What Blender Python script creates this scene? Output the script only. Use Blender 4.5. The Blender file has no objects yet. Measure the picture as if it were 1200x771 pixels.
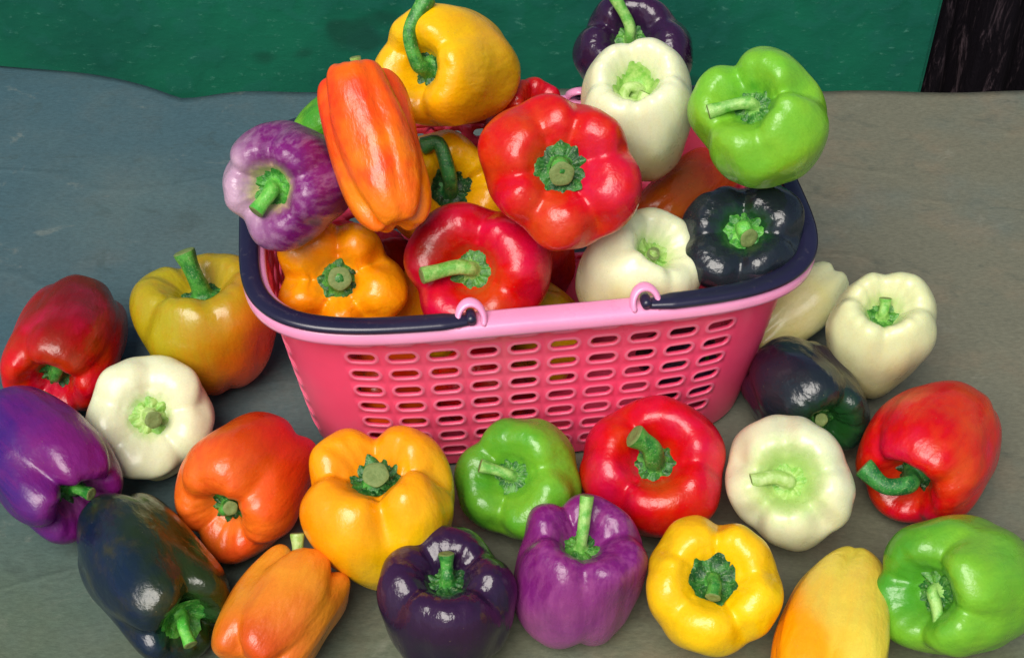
import bpy, math, random
import numpy as np
from mathutils import Vector, Matrix
import mathutils.noise as mnoise

sc = bpy.context.scene
COL = sc.collection
R_ = math.radians

# ------------------------------------------------------------------ camera
PITCH, DIST, FPX, Z0 = R_(44), 0.85, 1630.0, 0.08
CAM = np.array([0.0, -DIST * math.cos(PITCH), Z0 + DIST * math.sin(PITCH)])
cd = bpy.data.cameras.new('camera')
cam = bpy.data.objects.new('camera', cd)
COL.objects.link(cam)
cam.location = CAM
cam.rotation_euler = (math.pi / 2 - PITCH, 0, 0)
cd.sensor_width = 36.0
cd.lens = 36.0 * FPX / 1200.0
cd.clip_start = 0.02
cd.clip_end = 200.0
sc.camera = cam

# ------------------------------------------------------------------ light
SUN_EL, SUN_AZ = R_(55), R_(205)          # azimuth clockwise from +Y: low behind the camera's left shoulder
w = bpy.data.worlds.new('World')
sc.world = w
w.use_nodes = True
wn = w.node_tree
bgn = wn.nodes['Background']
sky = wn.nodes.new('ShaderNodeTexSky')
sky.sky_type = 'NISHITA'
sky.sun_disc = False
sky.sun_elevation = SUN_EL
sky.sun_rotation = SUN_AZ
sky.air_density = 1.0
sky.dust_density = 3.0
wn.links.new(sky.outputs[0], bgn.inputs[0])
bgn.inputs[1].default_value = 0.060
sd = bpy.data.lights.new('sun', 'SUN')
sd.energy = 2.7
sd.angle = R_(42)
sd.color = (1.0, 0.96, 0.90)
sun = bpy.data.objects.new('sun', sd)
COL.objects.link(sun)
sdir = Vector((math.sin(SUN_AZ) * math.cos(SUN_EL), math.cos(SUN_AZ) * math.cos(SUN_EL), math.sin(SUN_EL)))
sun.rotation_euler = sdir.to_track_quat('Z', 'Y').to_euler()
sun.location = sdir * 3
sc.view_settings.view_transform = 'Standard'
sc.view_settings.look = 'None'
sc.view_settings.exposure = 0.38
sc.view_settings.gamma = 1.0

# ------------------------------------------------------------------ helpers
def view_frame(P):
    """right, up, towards-the-camera unit vectors of the line of sight through P"""
    b = CAM - P
    b = b / np.linalg.norm(b)
    r = np.cross(np.array([0, 0, 1.0]), b)
    r /= np.linalg.norm(r)
    return r, np.cross(b, r), b

def ray(px, py):
    c, s = math.cos(PITCH), math.sin(PITCH)
    d = np.array([(px - 600) / FPX, 0, 0]) + np.array([0, s, c]) * (385.5 - py) / FPX + np.array([0, c, -s])
    return d

def on_plane(px, py, z):
    d = ray(px, py)
    return CAM + d * (z - CAM[2]) / d[2]

def mesh_obj(name, V, F, mat, parent=None, smooth=True, uv=None):
    me = bpy.data.meshes.new(name)
    me.from_pydata([tuple(v) for v in V], [], [tuple(f) for f in F])
    me.polygons.foreach_set('use_smooth', [smooth] * len(me.polygons))
    me.update()
    if mat: me.materials.append(mat)
    o = bpy.data.objects.new(name, me)
    COL.objects.link(o)
    if parent: o.parent = parent
    return o

def grid_faces(nu, nv, close_u=True, close_v=False):
    """faces of nv rings with nu points each"""
    F = []
    for j in range(nv if close_v else nv - 1):
        for i in range(nu if close_u else nu - 1):
            a = j * nu + i
            b = j * nu + (i + 1) % nu
            jn = (j + 1) % nv
            F.append((a, b, jn * nu + (i + 1) % nu, jn * nu + i))
    return F

def srgb(r, g, b):
    f = lambda c: (c / 255 / 12.92) if c / 255 <= 0.04045 else ((c / 255 + 0.055) / 1.055) ** 2.4
    return (f(r), f(g), f(b), 1.0)

class NT:
    """small helper round a material's node tree"""
    def __init__(s, name):
        s.m = bpy.data.materials.new(name)
        s.m.use_nodes = True
        s.t = s.m.node_tree
        s.b = s.t.nodes['Principled BSDF']
    def n(s, typ, **k):
        o = s.t.nodes.new(typ)
        for a, v in k.items(): setattr(o, a, v)
        return o
    def l(s, a, b): s.t.links.new(a, b)
    def math(s, op, a, b=None, c=None, clamp=False):
        o = s.n('ShaderNodeMath', operation=op, use_clamp=clamp)
        for i, x in enumerate((a, b, c)):
            if x is None: continue
            if isinstance(x, (int, float)): o.inputs[i].default_value = x
            else: s.l(x, o.inputs[i])
        return o.outputs[0]
    def mix(s, f, a, b, blend='MIX'):
        o = s.n('ShaderNodeMix', data_type='RGBA', blend_type=blend)
        for i, x in ((0, f), (6, a), (7, b)):
            if isinstance(x, (int, float)): o.inputs[i].default_value = x
            elif isinstance(x, tuple): o.inputs[i].default_value = x
            else: s.l(x, o.inputs[i])
        return o.outputs[2]
    def noise(s, vec, scale, detail=3, rough=.5, dist=0.0):
        o = s.n('ShaderNodeTexNoise')
        o.inputs['Scale'].default_value = scale
        o.inputs['Detail'].default_value = detail
        o.inputs['Roughness'].default_value = rough
        o.inputs['Distortion'].default_value = dist
        if vec is not None: s.l(vec, o.inputs['Vector'])
        return o.outputs['Fac']
    def mapr(s, v, a, b, c=0.0, d=1.0, kind='SMOOTHSTEP'):
        o = s.n('ShaderNodeMapRange', interpolation_type=kind)
        s.l(v, o.inputs[0])
        for i, x in enumerate((a, b, c, d)): o.inputs[i + 1].default_value = x
        return o.outputs[0]
    def vmap(s, vec, scale, loc=(0, 0, 0)):
        o = s.n('ShaderNodeMapping')
        s.l(vec, o.inputs[0])
        o.inputs['Scale'].default_value = scale
        o.inputs['Location'].default_value = loc
        return o.outputs[0]
    def bump(s, h, strength, dist):
        o = s.n('ShaderNodeBump')
        o.inputs['Strength'].default_value = strength
        o.inputs['Distance'].default_value = dist
        s.l(h, o.inputs['Height'])
        s.l(o.outputs[0], s.b.inputs['Normal'])
        return o

# ------------------------------------------------------------------ materials
def skin_material(name, A, B, gdir, gpos, gw, crown, crownw, R, H, streak, seed, gloss=.24, sss=.06, blotch=None, rough=1.0):
    """pepper skin: colour A turning to B along local direction gdir, colour `crown` round the stem, streaks from stem to tip"""
    t = NT(name)
    tc = t.n('ShaderNodeTexCoord').outputs['Object']
    P = t.vmap(tc, (1 / R, 1 / R, 1 / R), (0, 0, 0))
    off = t.vmap(P, (1, 1, 1), (seed * 3.7, seed * 1.3, seed * 2.1))
    dp = t.n('ShaderNodeVectorMath', operation='DOT_PRODUCT')
    t.l(P, dp.inputs[0]); dp.inputs[1].default_value = gdir
    big = t.noise(off, 1.1, 3, .55)
    g = t.math('MULTIPLY_ADD', t.math('SUBTRACT', big, .5), 1.6, dp.outputs['Value'])
    f = t.mapr(g, gpos - gw, gpos + gw)
    c = t.mix(f, A, B)
    # streaks that run from stem to tip
    sv = t.vmap(off, (5.0, 5.0, .55))
    st = t.noise(sv, 1.6, 4, .6)
    c = t.mix(t.math('MULTIPLY', t.mapr(st, .42, .66), streak, clamp=True), c, B)
    # crown colour round the stem cavity
    sep = t.n('ShaderNodeSeparateXYZ'); t.l(P, sep.inputs[0])
    rr = t.math('SQRT', t.math('ADD', t.math('MULTIPLY', sep.outputs[0], sep.outputs[0]), t.math('MULTIPLY', sep.outputs[1], sep.outputs[1])))
    rr = t.math('MULTIPLY_ADD', t.math('SUBTRACT', st, .5), .35, rr)
    cf = t.mapr(rr, crownw, crownw * .35)
    cf = t.math('MULTIPLY', cf, t.mapr(sep.outputs[2], 0.0, .2))
    c = t.mix(t.math('MULTIPLY', cf, .9), c, crown)
    if blotch:
        bn = t.noise(t.vmap(P, (1, 1, .7), (seed * 1.9, 4, 7)), 2.3, 4, .6)
        c = t.mix(t.math('MULTIPLY', t.mapr(bn, .5, .75), .5), c, blotch)
    # fine mottling of the skin itself
    fine = t.noise(off, 38, 3, .6)
    hs = t.n('ShaderNodeHueSaturation')
    t.l(t.mapr(fine, .3, .7, .95, 1.05, 'LINEAR'), hs.inputs['Value'])
    t.l(t.mapr(big, .3, .7, .488, .512, 'LINEAR'), hs.inputs['Hue'])
    t.l(c, hs.inputs['Color'])
    # pale corky specks here and there
    vo = t.n('ShaderNodeTexVoronoi'); vo.inputs['Scale'].default_value = 7.0
    t.l(off, vo.inputs['Vector'])
    sp = t.math('MULTIPLY', t.mapr(vo.outputs['Distance'], .075, .02), t.mapr(big, .47, .54))
    cc = t.mix(t.math('MULTIPLY', sp, .5), hs.outputs[0], srgb(170, 150, 105))
    t.l(cc, t.b.inputs['Base Color'])
    t.l(t.mapr(t.noise(off, 3.0, 4, .6), .3, .7, gloss - .07, gloss + .07, 'LINEAR'), t.b.inputs['Roughness'])
    t.b.inputs['Specular IOR Level'].default_value = .5
    t.b.inputs['Coat Weight'].default_value = .10
    t.b.inputs['Coat Roughness'].default_value = .10
    if sss:
        t.b.inputs['Subsurface Weight'].default_value = sss
        t.b.inputs['Subsurface Radius'].default_value = (.012, .008, .004)
        t.b.inputs['Subsurface Scale'].default_value = .5
    h = t.math('MULTIPLY_ADD', t.noise(off, 55, 2, .5), .05, t.noise(t.vmap(off, (2.6, 2.6, 1.2)), 1.7, 3, .5))
    t.bump(h, .38 * rough, .0036)
    return t.m

def stem_material(name, A, B, seed):
    t = NT(name)
    tc = t.n('ShaderNodeTexCoord').outputs['Object']
    n1 = t.noise(t.vmap(tc, (1, 1, 1), (seed, 0, 0)), 160, 4, .6)
    n2 = t.noise(t.vmap(tc, (1, 1, 1), (0, seed, 0)), 900, 3, .6)
    c = t.mix(t.mapr(n1, .35, .65), A, B)
    c = t.mix(t.math('MULTIPLY', t.mapr(n2, .55, .7), .35), c, srgb(190, 205, 150))
    t.l(c, t.b.inputs['Base Color'])
    t.b.inputs['Roughness'].default_value = .42
    t.bump(t.math('ADD', n2, n1), .5, .0008)
    return t.m

def plastic(name, col, rough, sss=0.0, coat=0.0, var=.06):
    t = NT(name)
    tc = t.n('ShaderNodeTexCoord').outputs['Object']
    n1 = t.noise(tc, 18, 4, .6)
    n2 = t.noise(tc, 240, 3, .6)
    hs = t.n('ShaderNodeHueSaturation'); hs.inputs['Color'].default_value = col
    t.l(t.mapr(n1, .3, .7, 1 - var, 1 + var, 'LINEAR'), hs.inputs['Value'])
    t.l(t.mapr(t.noise(tc, 7, 3, .6), .3, .7, .93, 1.0, 'LINEAR'), hs.inputs['Saturation'])
    dust = t.mix(t.math('MULTIPLY', t.mapr(n2, .6, .75), .04), hs.outputs[0], srgb(200, 190, 185))
    t.l(dust, t.b.inputs['Base Color'])
    t.l(t.mapr(n1, .3, .7, rough - .06, rough + .08, 'LINEAR'), t.b.inputs['Roughness'])
    t.b.inputs['Coat Weight'].default_value = coat
    t.b.inputs['Coat Roughness'].default_value = .2
    if sss:
        t.b.inputs['Subsurface Weight'].default_value = sss
        t.b.inputs['Subsurface Radius'].default_value = (.01, .004, .005)
        t.b.inputs['Subsurface Scale'].default_value = .6
    t.bump(n2, .15, .0004)
    return t.m

CUT = None
def cut_material():
    t = NT('cut_stem')
    tc = t.n('ShaderNodeTexCoord').outputs['Object']
    n1 = t.noise(tc, 500, 3, .6)
    t.l(t.mix(n1, srgb(84, 112, 50), srgb(138, 152, 88)), t.b.inputs['Base Color'])
    t.b.inputs['Roughness'].default_value = .7
    t.bump(n1, .6, .0008)
    return t.m
CUT = cut_material()

# ------------------------------------------------------------------ pepper shape
PROF = dict(
    block=[(0, .58), (.12, .58), (.25, .64), (.38, .84), (.56, .98), (.76, .97), (.92, .80), (1.0, .50), (1.0, .12), (.97, -.25), (.90, -.60), (.77, -.86), (.58, -.98), (.36, -.98), (.17, -.90), (0, -.86)],
    round=[(0, .50), (.12, .50), (.25, .57), (.38, .78), (.55, .97), (.75, .93), (.92, .70), (1.0, .38), (.99, .02), (.91, -.36), (.77, -.68), (.58, -.90), (.38, -.99), (.22, -.99), (.10, -.95), (0, -.94)],
    taper=[(0, .60), (.12, .60), (.25, .66), (.38, .84), (.56, .99), (.78, .95), (.95, .72), (1.0, .42), (.95, .05), (.84, -.32), (.69, -.64), (.52, -.86), (.36, -.97), (.20, -.99), (.09, -.97), (0, -.96)],
    long=[(0, .74), (.12, .74), (.24, .78), (.38, .90), (.58, .99), (.80, .95), (.94, .80), (1.0, .55), (.99, .20), (.95, -.20), (.89, -.58), (.77, -.84), (.58, -.97), (.36, -.98), (.17, -.92), (0, -.90)],
)

def catmull(P, n):
    P = np.array(P, float)
    Q = np.vstack([2 * P[0] - P[1], P, 2 * P[-1] - P[-2]])
    out = []
    k = len(P) - 1
    for x in np.linspace(0, k, n):
        i = min(int(x), k - 1)
        t = x - i
        a, b, c, d = Q[i], Q[i + 1], Q[i + 2], Q[i + 3]
        out.append(.5 * (2 * b + (c - a) * t + (2 * a - 5 * b + 4 * c - d) * t * t + (3 * b - a - 3 * c + d) * t ** 3))
    return np.array(out)

def sstep(a, b, x):
    t = np.clip((x - a) / (b - a), 0, 1)
    return t * t * (3 - 2 * t)

def pepper_points(p, nu=112, nv=72):
    """body surface in local coordinates (metres), Z towards the stem: rings of nu points"""
    rng = np.random.default_rng(p['seed'])
    pr = catmull(PROF[p['prof']], nv)
    n = p['lobes']
    th = np.linspace(0, 2 * np.pi, nu, endpoint=False)
    roll = R_(p['roll'])
    ga = roll + np.arange(n) * 2 * np.pi / n + rng.uniform(-.16, .16, n)
    gdep = rng.uniform(.75, 1.25, n)
    gwid = rng.uniform(.20, .30, n)
    lobh = rng.uniform(-.10, .10, n)
    lobr = rng.uniform(-.045, .045, n)
    G = np.zeros((nv, nu)); Bd = np.zeros((nv, nu))
    zc = pr[:, 1][:, None]
    for a, dd, ww in zip(ga, gdep, gwid):
        me_ = rng.uniform(.03, .10) * np.sin(rng.uniform(1.5, 3.2) * zc + rng.uniform(0, 6.28))      # grooves wander a little
        d = (th[None] - a - me_ + np.pi) % (2 * np.pi) - np.pi
        G += dd * np.exp(-np.abs(d / ww) ** 1.6)
        Bd += dd * np.exp(-(d / (1.25 / n * 1.6)) ** 2)
    LH = np.zeros(nu); LR = np.zeros(nu)
    for i in range(n):
        a = ga[i] + np.pi / n
        d = (th - a + np.pi) % (2 * np.pi) - np.pi
        m = np.exp(-(d / (2.0 / n)) ** 2)
        LH += lobh[i] * m; LR += lobr[i] * m
    r = pr[:, 0][:, None]; z = pr[:, 1][:, None]
    v = np.linspace(0, 1, nv)[:, None]
    g = p['groove'] * 1.5
    wr = sstep(.22, .62, r)                                     # nothing moves at the poles
    wv = p['mid'] + .58 * np.exp(-((z - .85) / .42) ** 2) + .42 * p['tip'] * np.exp(-((z + .95) / .35) ** 2)
    rad = r * (1 - g * wr * wv * (.62 * G + .40 * Bd) + wr * LR[None])
    zz = z - g * 1.15 * sstep(.2, .5, r) * sstep(.15, .95, z) * (.9 * G) * (r < 2)
    zz = zz + LH[None] * sstep(.15, .7, r) * sstep(.2, -.9, z) + .45 * LH[::-1][None] * sstep(.25, .7, r) * sstep(.2, .9, z)
    zz = zz + g * .9 * p['tip'] * sstep(.15, .5, r) * sstep(-.3, -1, z) * G
    # short creases running out of the stem cavity, and a weak half groove in some lobes
    kk = rng.integers(8, 13); p1, p2, p3 = rng.uniform(0, 6.28, 3)
    cr_ = np.sin(kk * th + p1) * .6 + np.sin((kk * 2 - 3) * th + p2) * .4
    zz = zz + .010 * cr_[None] * sstep(.2, .4, r) * sstep(1.0, .6, r) * sstep(.2, .6, z)
    hg = np.zeros(nu)
    for i in range(n):
        a = ga[i] + np.pi / n * rng.uniform(.7, 1.3)
        d = (th - a + np.pi) % (2 * np.pi) - np.pi
        hg += rng.uniform(0, .5) * np.exp(-(d / .16) ** 2)
    rad_k = 1 - g * .55 * wr * hg[None]
    x = rad * rad_k * np.cos(th)[None]; y = rad * rad_k * np.sin(th)[None]
    # slow irregularity
    ph = rng.uniform(0, 6.28, 9); amp = p.get('lump', .036)
    k = rng.uniform(1.4, 3.2, (9, 3)) * rng.choice([-1, 1], (9, 3))
    d = np.zeros_like(x)
    for i in range(9):
        d += np.sin(k[i, 0] * x + k[i, 1] * y + k[i, 2] * zz + ph[i])
    d *= amp * .5 * sstep(.1, .5, r)
    x = x * (1 + d); y = y * (1 + d)
    k2 = rng.uniform(4, 7.5, (7, 3)) * rng.choice([-1, 1], (7, 3)); ph2 = rng.uniform(0, 6.28, 7)
    d2 = sum(np.sin(k2[i, 0] * x + k2[i, 1] * y + k2[i, 2] * zz + ph2[i]) for i in range(7)) * .0045 * sstep(.15, .5, r)
    x = x * (1 + d2); y = y * (1 + d2); zz = zz + d2
    R, H = p['R'], p['H']
    X = np.stack([x * R, y * R, zz * H], -1)
    bx, by = p.get('bend', (0, 0))
    zr = zz - .0
    X[..., 0] += bx * R * (zr ** 2 - .4)
    X[..., 1] += by * R * (zr ** 2 - .4)
    sx, sy = p.get('shear', (0, 0))
    X[..., 0] += sx * R * zr
    X[..., 1] += sy * R * zr
    return X, pr

def tube(path, radii, nu=16, ridges=0, amp=0.0, phase=0.0):
    path = np.array(path); n = len(path)
    T = np.gradient(path, axis=0)
    T /= np.linalg.norm(T, axis=1)[:, None] + 1e-12
    up = np.array([1.0, .13, .2])
    V = []
    u = np.cross(T[0], up); u /= np.linalg.norm(u)
    for i in range(n):
        u = u - T[i] * u.dot(T[i]); u /= np.linalg.norm(u)
        w_ = np.cross(T[i], u)
        for j in range(nu):
            a = 2 * np.pi * j / nu
            rr = radii[i] * (1 + amp * math.cos(ridges * a + phase))
            V.append(path[i] + rr * (math.cos(a) * u + math.sin(a) * w_))
    return V, grid_faces(nu, n)

def build_pepper(p):
    """one pepper: Empty > flesh, calyx, stem > cut_end"""
    P = np.array(p['loc'], float)
    r, u, b = view_frame(P)
    M = np.stack([r, u, b], 1)
    ax = M @ np.array(p['axis'], float); ax /= np.linalg.norm(ax)
    ref = M @ np.array([1.0, .0, .0])
    if abs(ax.dot(ref)) > .9: ref = M @ np.array([0, 1.0, 0])
    x = ref - ax * ref.dot(ax); x /= np.linalg.norm(x)
    y = np.cross(ax, x)
    Rm = np.stack([x, y, ax], 1)
    rng = np.random.default_rng(p['seed'] + 77)
    X, pr = pepper_points(p)
    nv, nu = X.shape[:2]
    root = bpy.data.objects.new('bell_pepper', None)
    COL.objects.link(root)
    root.empty_display_size = .02
    mw = Matrix([list(Rm[0]) + [P[0]], list(Rm[1]) + [P[1]], list(Rm[2]) + [P[2]], [0, 0, 0, 1]])
    root.matrix_world = mw
    root['label'] = p['label']; root['category'] = 'bell pepper'; root['group'] = p['group']
    R, H = p['R'], p['H']
    flesh = mesh_obj('flesh', X.reshape(-1, 3), [f[::-1] for f in grid_faces(nu, nv)],
                     skin_material('skin', R=R, H=H, seed=p['seed'] % 23, **p['skin']), root)
    me = flesh.data
    # calyx: the green star cap lying in the stem cavity
    base = X[0].mean(0)
    nc, nr = 72, 9
    npnt = int(rng.integers(11, 19)); ph = rng.uniform(0, 6.28, 4)
    cr = p.get('calyx', .30) * .88
    th = np.linspace(0, 2 * np.pi, nc, endpoint=False)
    jag = 1 + .025 * np.sin(npnt * th + ph[0]) + .06 * np.sin((npnt // 2 + 1) * th + ph[1]) + .06 * np.sin(3 * th + ph[2]) + .04 * np.sin(5 * th + ph[3]) + rng.uniform(-.02, .02, nc)
    V = []
    half = nv // 3
    rl = rng.uniform(-1, 1, (nr, nc))
    prr, pzz = pr[:half, 0], pr[:half, 1]
    xc = X[:half].mean(1)
    def surf(rad):
        return np.interp(rad, prr, pzz) * H
    for j in range(nr):
        q = j / (nr - 1)
        for i in range(nc):
            rad = cr * jag[i] * q if j > 2 else cr * q * (1 + (jag[i] - 1) * q)
            lift = (.070 * (1 - q ** 2) + .008 + .012 * math.cos(npnt * th[i]) * q * (1 - q) * 2 + .018 * math.sin((npnt // 2 + 2) * th[i] + ph[2]) * q + rl[j, i] * .02 * q) * R
            if q == 1: lift = -.015 * R
            cx = np.interp(rad, prr, xc[:, 0]); cy = np.interp(rad, prr, xc[:, 1])
            V.append((cx + rad * R * math.cos(th[i]), cy + rad * R * math.sin(th[i]), surf(rad) + lift))
    mesh_obj('calyx', V, grid_faces(nc, nr), p['calyx_mat'], root)
    # stem
    Mi = Rm.T @ M
    pts = [base + np.array([0, 0, -.02 * R]), base + np.array([0, 0, .16 * R])]
    for q in p['stem']:
        pts.append(base + Mi @ (np.array(q, float) * R))
    path = catmull(pts, 26)
    sr = p.get('sr', .105) * R * .88
    L = np.linspace(0, 1, 26)
    rad = sr * (1 + 1.25 * np.exp(-(L / .13) ** 2) + .22 * sstep(.8, 1, L) + .05 * np.sin(L * 9 + ph[3]))
    V, F = tube(path, rad, 20, 5, .035, ph[1])
    V = np.array(V)
    stem = mesh_obj('stem', V, F, p['stem_mat'], root)
    e = V[-20:]; c = e.mean(0); T = path[-1] - path[-2]; T /= np.linalg.norm(T)
    CV = list(e) + list(c + (e - c) * .82 + T * sr * .16) + list(c + (e - c) * .45 + T * sr * .06) + [c + T * sr * .02]
    CF = grid_faces(20, 3) + [(40 + i, 40 + (i + 1) % 20, 60) for i in range(20)]
    mesh_obj('cut_end', CV, CF, CUT, stem)
    return root

# ------------------------------------------------------------------ the peppers
# colours
RED = srgb(205, 8, 14); DRED = srgb(120, 4, 14); ORG = srgb(238, 84, 6); YEL = srgb(246, 200, 6); AMB = srgb(250, 156, 6)
DORG = srgb(205, 66, 10); OLV = srgb(168, 150, 20); GRN = srgb(118, 182, 44); LGR = srgb(150, 205, 60); DGR = srgb(26, 74, 30)
WHT = srgb(226, 230, 190); CRM = srgb(222, 210, 140); PGR = srgb(170, 205, 105); PUR = srgb(118, 24, 108); LPU = srgb(164, 84, 142)
BLK = srgb(32, 22, 46); NVY = srgb(16, 32, 58); VIO = srgb(62, 22, 110)
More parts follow.
